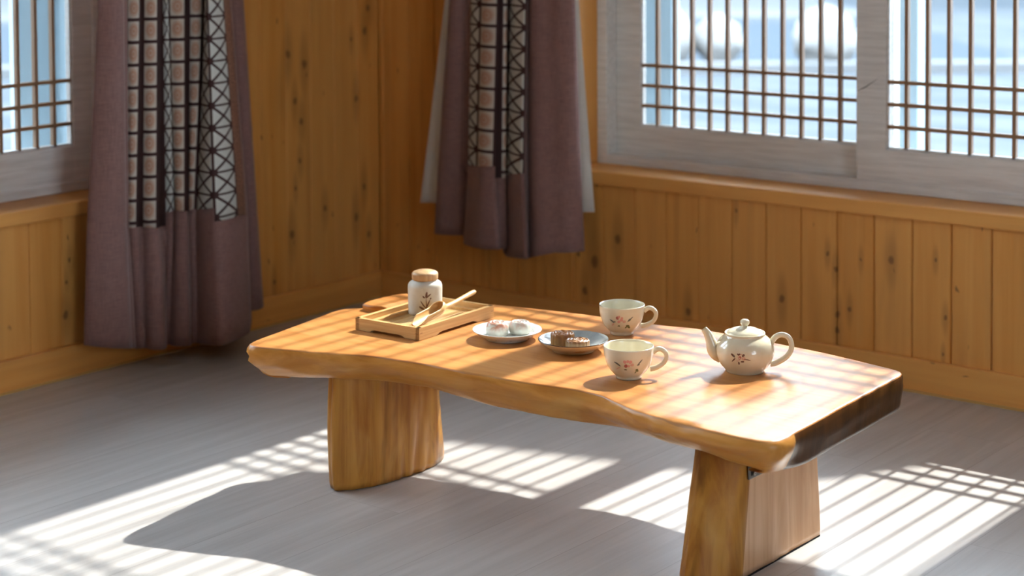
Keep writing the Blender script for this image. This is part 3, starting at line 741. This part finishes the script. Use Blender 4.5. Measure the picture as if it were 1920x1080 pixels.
for sgn in (-1, 1):
    b = MB(); notched(b, TX-.0003, sgn, True)
    for e in (-1, 1):
        b.box(e*TX-.011 if e > 0 else -TX+.003, TX-.003 if e > 0 else -TX+.011, min(sgn*(TY-.002), sgn*(TY+.0002)), max(sgn*(TY-.002), sgn*(TY+.0002)), .0125, .0136, 1)
    b.build('end_board', [bam_x, dowel], tray, ref=(0, 0, 0))
b = MB(); iw = .013
b.box(-TX+TT, -TX+TT+iw, -TY+TT, TY-TT, .0062, .0150); b.box(TX-TT-iw, TX-TT, -TY+TT, TY-TT, .0062, .0150)
b.box(-TX+TT+iw, TX-TT-iw, -TY+TT, -TY+TT+iw, .0062, .0150); b.box(-TX+TT+iw, TX-TT-iw, TY-TT-iw, TY-TT, .0062, .0150)
b.build('inner_frame', bam_y, tray, ref=(0, 0, 0))
w0 = -TX+TT+iw; wn = 7; ww = 2*(TX-TT-iw)/wn
for i in range(wn):
    b = MB(); b.box(w0+i*ww+.0007, w0+(i+1)*ww-.0007, -TY+TT+iw-.002, TY-TT-iw+.002, .0062, .0098, 0, .0006); b.build('slat', bam_s, tray, ref=(0, 0, 0))

# tea jar
jar = thing('tea_jar', 'small matte stoneware tea jar with bamboo drawing and wooden lid', 'jar', (1.188, -1.149, HT+.0103))
jm = M('matte_stoneware', .5, .4); P = jm.obj(); q = jm.noise(P[0]*60., P[1]*60., P[2]*40., 1., 4.); zz = P[2].smooth(.004, .064)
jm.col(jm.mix(q.smooth(.3, .75), (.58, .545, .46), (.52, .46, .36)))
jp = [(.0345, 0), (.0355, .0012), (.0362, .004), (.0365, .012), (.0368, .040), (.0370, .056), (.0366, .0620), (.0345, .0670), (.0300, .0700), (.0262, .0712), (.0255, .0760)]
b = MB(); b.lathe([(0, .001), (.033, .001)]+jp+[(0, .0760)], (0, 0, 0), 64)
ja = math.radians(-49.)
for pts, wd, mi in [([(.0035, .0020), (.0028, .0230), (.0022, .0400)], .0014, 6), ([(.0022, .0400), (.0028, .0460), (.0040, .0540)], .0034, 6), ([(.0040, .0410), (.0080, .0455), (.0130, .0490)], .0022, 6), ([(.0000, .0405), (-.0030, .0425), (-.0050, .0455)], .0024, 6),
                    ([(.0030, .0180), (-.0030, .0240), (-.0100, .0345)], .0020, 6), ([(.0030, .0190), (.0060, .0270), (.0110, .0370)], .0022, 6), ([(-.0130, .0220), (-.0070, .0185), (-.0010, .0150)], .0034, 6), ([(.0110, .0370), (.0120, .0390), (.0140, .0395)], .0026, 6), ([(.0045, .0030), (.0050, .0100), (.0045, .0190)], .0022, 6), ([(.0120, .0130), (.0135, .0140), (.0140, .0155)], .0030, 6)]:
    stroke(b, jp, ja, pts, wd, mi)
b.build('body', [jm.m]+CERM[1:], jar, ref=(0, 0, 0))
lw = M('lid_wood', .45, .4); P = lw.obj(); q = lw.noise(P[0]*40., P[1]*240., P[2]*15., 1., 3.)
lw.col(lw.mix(q.smooth(.3, .7), (.56, .36, .19), (.43, .24, .10)))
b = MB(); b.lathe([(0, .0735), (.0262, .0735), (.0278, .0745), (.0283, .0765), (.0285, .0850), (.0278, .0880), (.0250, .0905), (.0170, .0932), (.0080, .0944), (0, .0948)], (0, 0, 0), 56); b.build('lid', lw.m, jar, ref=(0, 0, 0))

# bamboo scoop
scoop = thing('tea_scoop', 'bamboo tea scoop lying across the tray in front of the jar', 'scoop', (1.276, -1.283, HT+.0155))
bam_c = bamboo('bamboo_scoop', 1, 1.08)
ax = (Vector((1.262, -1.060, 0))-Vector((1.280, -1.280, 0))).normalized(); sd = Vector((ax.y, -ax.x, 0))
def sl(t, s, z): return ax*t+sd*s+Z*z
b = MB(); nb, ns = 34, 30; rb = .0158; th = .0022
O, I = [], []
for i in range(nb+1):
    t = i/nb; L = t*.098
    # the mouth is cut slanted and rounded: less side wall near the open end
    cut = (1.12*min(1., .34+t*2.4)) if t < .7 else 1.12+(1.98-1.12)*((t-.7)/.3)**1.6
    taper = 1. if t < .8 else 1.-.38*((t-.8)/.2)**2
    rise = 0.012*t
    for lst, r in ((O, rb), (I, rb-th)):
        row = []
        for j in range(ns+1):
            a = PI+(j/ns-.5)*PI*cut+PI/2   # centred on the bottom
            row.append(sl(L+(.010*abs(j/ns-.5)*2 if i == 0 else 0), math.cos(a)*r*taper, rb+math.sin(a)*r*taper-(1-taper)*rb*.0+rise))
        lst.append(row)
vs = [tuple(p) for row in O for p in row]+[tuple(p) for row in I for p in row]; W_ = ns+1; K = (nb+1)*W_; fs = []
for i in range(nb):
    for j in range(ns):
        a = i*W_+j; fs += [(a, a+1, a+W_+1, a+W_), (K+a, K+a+W_, K+a+W_+1, K+a+1)]
    for j in (0, ns):
        a = i*W_+j; fs.append((a, a+W_, K+a+W_, K+a))
for i in (0, nb):
    for j in range(ns):
        a = i*W_+j; fs.append((a, a+1, K+a+1, K+a))
b.add(vs, fs, 0, True)
# node wall closing the bowl
cap = [sl(.098, math.cos(2*PI*j/20)*rb*.615, rb+.012+math.sin(2*PI*j/20)*rb*.615) for j in range(20)]
b.loft([[tuple(p-ax*.003) for p in cap], [tuple(p) for p in cap]], 0, False)
b.build('bowl', bam_c, scoop, ref=(0, 0, 0))
b = MB(); hpth = catmull([tuple(sl(t, s, z)) for t, s, z in [(.094, 0, .0265), (.106, 0, .0250), (.122, -.001, .0240), (.150, -.002, .0265), (.185, -.003, .0305), (.222, -.004, .0350)]], 6)
n = len(hpth); b.tube(hpth, [interp([0, .12, .25, .6, .95, 1.], [.0098, .0080, .0052, .0048, .0052, .0040], i/(n-1)) for i in range(n)], 16, 0, 1.15)
b.build('handle', bam_c, scoop, ref=(0, 0, 0))

# ------------------------------------------------------------------ curtains
def cloth_mat(name, base, line):
    k = M(name, .75, .25, Sheen_Weight=.25); k.b.inputs['Sheen Tint'].default_value = (.8, .7, .7, 1)
    P = k.obj(); a = k.noise(P[0]*40., P[1]*40., P[2]*900., 1., 2.); c2 = k.noise(P[0]*900., P[1]*900., P[2]*30., 1., 2.)
    k.col(k.mix((a+c2).smooth(.75, 1.3), base, line)); k.bump(a+c2, .15, .0005); return k.m
plum = cloth_mat('plum_linen', (.275, .158, .142), (.185, .100, .090))
lin_m = cloth_mat('white_lining', (.72, .69, .62), (.66, .62, .55))
def sq_mat():
    k = M('medallion_squares', .7, .25); U, V = k.uv(); a, b_ = U.frac(), V.frac()
    da, db = (a-.5).abs(), (b_-.5).abs()
    edge = da.gt(.405).max(db.gt(.425))
    rr = (da*da*1.1+db*db).sqrt(); ring = (rr*38.).sin().smooth(-.4, .6)
    n = k.noise(U*14., V*14., 0., 1., 3.)
    c = k.mix(n.smooth(.3, .7)*.5, (.56, .52, .46), (.47, .43, .37))
    c = k.mix(rr.smooth(.30, .40, 1., 0.)*(ring*.4+.55), c, (.43, .235, .150))
    c = k.mix(edge, c, (.045, .020, .020)); k.col(c); return k.m
def star_mat(name, dim=1.):
    k = M(name, .7, .25); U, V = k.uv(); a, b_ = U.frac(), V.frac()
    da, db = (a-.5).abs(), (b_-.5).abs()
    x1 = (a-b_).abs().lt(.075).max((a+b_-1.).abs().lt(.075))
    edge = da.gt(.445).max(db.gt(.452))
    node = ((da-.5)*(da-.5)+(db-.5)*(db-.5)).sqrt().lt(.17)
    c = k.mix(edge.max(x1).max(node), (.60*dim, .63*dim, .60*dim), (.050, .022, .021)); k.col(c); return k.m
sq_m, star_m = sq_mat(), star_mat('star_lattice')
k = M('copper_braid', .6, .4); U, V = k.uv(); q = k.noise(U*6., V*22., 0., 1., 3., .7)
k.col(k.mix(q.smooth(.42, .58), (.09, .04, .03), (.42, .22, .14))); copper = k.m
MI = {'P': 0, 'r': 4, 'sq': 1, 'st': 2, 'br': 3, 'e': 0, 'rp': 0}
dark_cloth = flat('dark_recess_cloth', (.040, .020, .019), .85, .2)  # darker colour for the recessed strips between the patterned columns
def curtain(label, cols, zmid, zhem_band, ztop, outward, bulge, loc, cell=.0585, sub=7):
    """cols: (kind, hem point, mid xy, top xy) boundaries, the kind naming the strip that ends there"""
    root = thing('curtain', label, 'curtain', loc, 'plum curtains with a patterned strip')
    zl = [k_/60 for k_ in range(61)]
    def at(c, t):           # t 0 hem .. 1 top
        h, m_, tp = Vector(c[1]), c[2], c[3]
        z = lerp(h.z, ztop, t)
        if z <= zmid: f = (z-h.z)/(zmid-h.z); x, y = lerp(h.x, m_[0], f), lerp(h.y, m_[1], f)
        else:
            f = min(1., (z-zmid)/(.95-zmid)); f = f-.12*math.sin(2*PI*f)*0; x, y = lerp(m_[0], tp[0], f), lerp(m_[1], tp[1], f)
            if z > .95: pass
        return Vector((x, y, z))
    groups = {'plain_panel': (MB(), {}), 'patterned_band': (MB(), {}), 'hem_band': (MB(), {})}
    G = {k_: [[], [], [], {}] for k_ in groups}   # verts faces mats uv
    ucount = 0
    for i in range(1, len(cols)):
        kind = cols[i][0]; A, B = cols[i-1], cols[i]
        bl = bulge.get(i, .012 if kind in ('sq', 'st', 'P') else (0. if kind == 'br' else -.004))
        NS = sub if kind not in ('r', 'rp') else 4
        NZ = 64
        grid = []
        for kz in range(NZ+1):
            row = []
            # put one row exactly at the hem-band seam
            t = kz/NZ
            for s in range(NS+1):
                f = s/NS
                a, b2 = at(A, t), at(B, t)
                p = a.lerp(b2, f); p.z = lerp(a.z, b2.z, f)
                tv = (b2-a); nrm = Vector((tv.y, -tv.x, 0))
                if nrm.length > 1e-5: nrm.normalize()
                if nrm.dot(Vector(outward)) < 0: nrm = -nrm
                fade = 1.-.45*t
                p += nrm*bl*math.sin(PI*f)*fade
                row.append(p)
            grid.append(row)
        vcell = [[(r_[0].z-zhem_band)/cell for r_ in grid]]
        for kz in range(NZ):
            zc = (grid[kz][0].z+grid[kz+1][0].z)/2
            if kind in ('P', 'e'): g = 'plain_panel'
            elif zc < zhem_band: g = 'hem_band'
            else: g = 'patterned_band'
            mi = MI[kind] if g == 'patterned_band' else 0
            V_, F_2, M_, U_ = G[g]
            for s in range(NS):
                o = len(V_)
                q = [grid[kz][s], grid[kz][s+1], grid[kz+1][s+1], grid[kz+1][s]]
                V_ += [tuple(p) for p in q]; F_2.append((o, o+1, o+2, o+3)); M_.append(mi)
                U_[len(F_2)-1] = [(s/NS, (q[0].z-zhem_band)/cell), ((s+1)/NS, (q[1].z-zhem_band)/cell), ((s+1)/NS, (q[2].z-zhem_band)/cell), (s/NS, (q[3].z-zhem_band)/cell)]
    for g, (V_, F_2, M_, U_) in G.items():
        if not F_2: continue
        mb = MB(); mb.add(V_, F_2, 0, True); mb.mi = list(M_); mb.uv = U_
        o = mb.build(g, [plum, sq_m, star_m, copper, dark_cloth], root, fix=False)
        b = bmesh.new(); b.from_mesh(o.data); bmesh.ops.remove_doubles(b, verts=b.verts[:], dist=.0004); bmesh.ops.recalc_face_normals(b, faces=b.faces[:]); b.to_mesh(o.data); b.free()
        so = o.modifiers.new('thickness', 'SOLIDIFY'); so.thickness = .0016; so.offset = 0
    return root
CL = [('e', (0.07, -1.185, 0.093), (0.083, -1.18), (0.098, -1.145)), ('P', (0.1, -1.052, 0.063), (0.105, -1.069), (0.111, -1.072)),
      ('rp', (0.055, -1.006, 0.05), (0.071, -1.039), (0.091, -1.048)), ('sq', (0.09, -1.01, 0.053), (0.098, -1.03), (0.107, -1.017)),
      ('r', (0.075, -0.993, 0.049), (0.086, -1.003), (0.1, -1.001)), ('sq', (0.12, -0.964, 0.045), (0.12, -0.981), (0.12, -0.969)),
      ('r', (0.06, -0.908, 0.035), (0.075, -0.916), (0.093, -0.93)), ('st', (0.075, -0.909, 0.041), (0.086, -0.893), (0.1, -0.917)),
      ('sq', (0.13, -0.891, 0.041), (0.127, -0.89), (0.124, -0.879)), ('r', (0.08, -0.838, 0.027), (0.09, -0.848), (0.102, -0.848)),
      ('sq', (0.12, -0.854, 0.041), (0.12, -0.852), (0.12, -0.814)), ('r', (0.12, -0.847, 0.038), (0.12, -0.848), (0.12, -0.804)),
      ('st', (0.23, -0.869, 0.054), (0.203, -0.859), (0.17, -0.845)), ('st', (0.2, -0.762, 0.052), (0.18, -0.755), (0.156, -0.775)),
      ('br', (0.17, -0.71, 0.046), (0.158, -0.707), (0.143, -0.741)), ('rp', (0.03, -0.572, 0.063), (0.052, -0.605), (0.08, -0.679)), ('P', (0.035, -0.527, 0.069), (0.056, -0.57), (0.082, -0.634))]
curtain('long plum curtain with medallion squares and star lattice, beside the left window', CL, .385, .385, 2.34, (.6, -.75, 0), {1: .022, 12: .006, 13: .008}, (.1, -.86, .05))
CR = [('e', (0.308, -0.1, 0.243), (0.33, -0.106), (0.387, -0.115)), ('P', (0.412, -0.09, 0.248), (0.416, -0.098), (0.438, -0.11)),
      ('rp', (0.403, -0.075, 0.228), (0.43, -0.086), (0.456, -0.103)), ('st', (0.508, -0.17, 0.237), (0.521, -0.162), (0.53, -0.15)),
      ('sq', (0.622, -0.19, 0.246), (0.599, -0.178), (0.604, -0.16)), ('r', (0.608, -0.16, 0.243), (0.599, -0.154), (0.603, -0.145)),
      ('sq', (0.59, -0.13, 0.24), (0.591, -0.13), (0.599, -0.13)), ('r', (0.567, -0.09, 0.206), (0.577, -0.098), (0.602, -0.11)),
      ('st', (0.745, -0.22, 0.239), (0.721, -0.202), (0.713, -0.175)), ('rp', (0.706, -0.16, 0.229), (0.697, -0.154), (0.695, -0.145)),
      ('P', (0.8, -0.17, 0.255), (0.795, -0.162), (0.77, -0.15)), ('P', (0.857, -0.11, 0.258), (0.85, -0.114), (0.835, -0.12))]
cr = curtain('shorter plum curtain with white lining, beside the right window', CR, .452, .455, 2.34, (.6, -.75, 0), {10: .02, 11: .016}, (.6, -.13, .2))
mb = MB(); g = []
for kz in range(41):
    t = kz/40; row = []
    for s in range(25):
        f = s/24
        hx = lerp(.243, .838, f); tx = lerp(.345, .787, f); z0 = lerp(.326, .352, f); tt = min(1, (lerp(z0, 2.34, t)-z0)/(.93-z0))
        y = lerp(-.088, -.045, f)+.012*math.sin(f*26)*(1-.5*t)
        row.append((lerp(hx, tx, tt), y, lerp(z0, 2.34, t)))
    g += row
mb.add(g, [(a*25+b, a*25+b+1, (a+1)*25+b+1, (a+1)*25+b) for a in range(40) for b in range(24)], 0, True)
lo = mb.build('lining', lin_m, cr); lo['label'] = 'white curtain lining showing at both edges'
so = lo.modifiers.new('thickness', 'SOLIDIFY'); so.thickness = .0012
rodm = flat('rod_wood', (.20, .10, .05), .4)
mb = MB(); mb.tube([(.10, -2.9, 2.36), (.10, -.45, 2.36)], .014, 16); 
for yy in (-2.7, -.55): mb.tube([(-.002, yy, 2.36), (.10, yy, 2.36)], .008, 10)
tag(mb.build('curtain_rod', rodm), 'wooden curtain rod above the left window', 'curtain rod', 'curtain rods')
mb = MB(); mb.tube([(.28, -.13, 2.36), (2.75, -.13, 2.36)], .014, 16)
for xx in (.36, 2.65): mb.tube([(xx, .002, 2.36), (xx, -.13, 2.36)], .008, 10)
tag(mb.build('curtain_rod', rodm), 'wooden curtain rod above the right window', 'curtain rod', 'curtain rods')
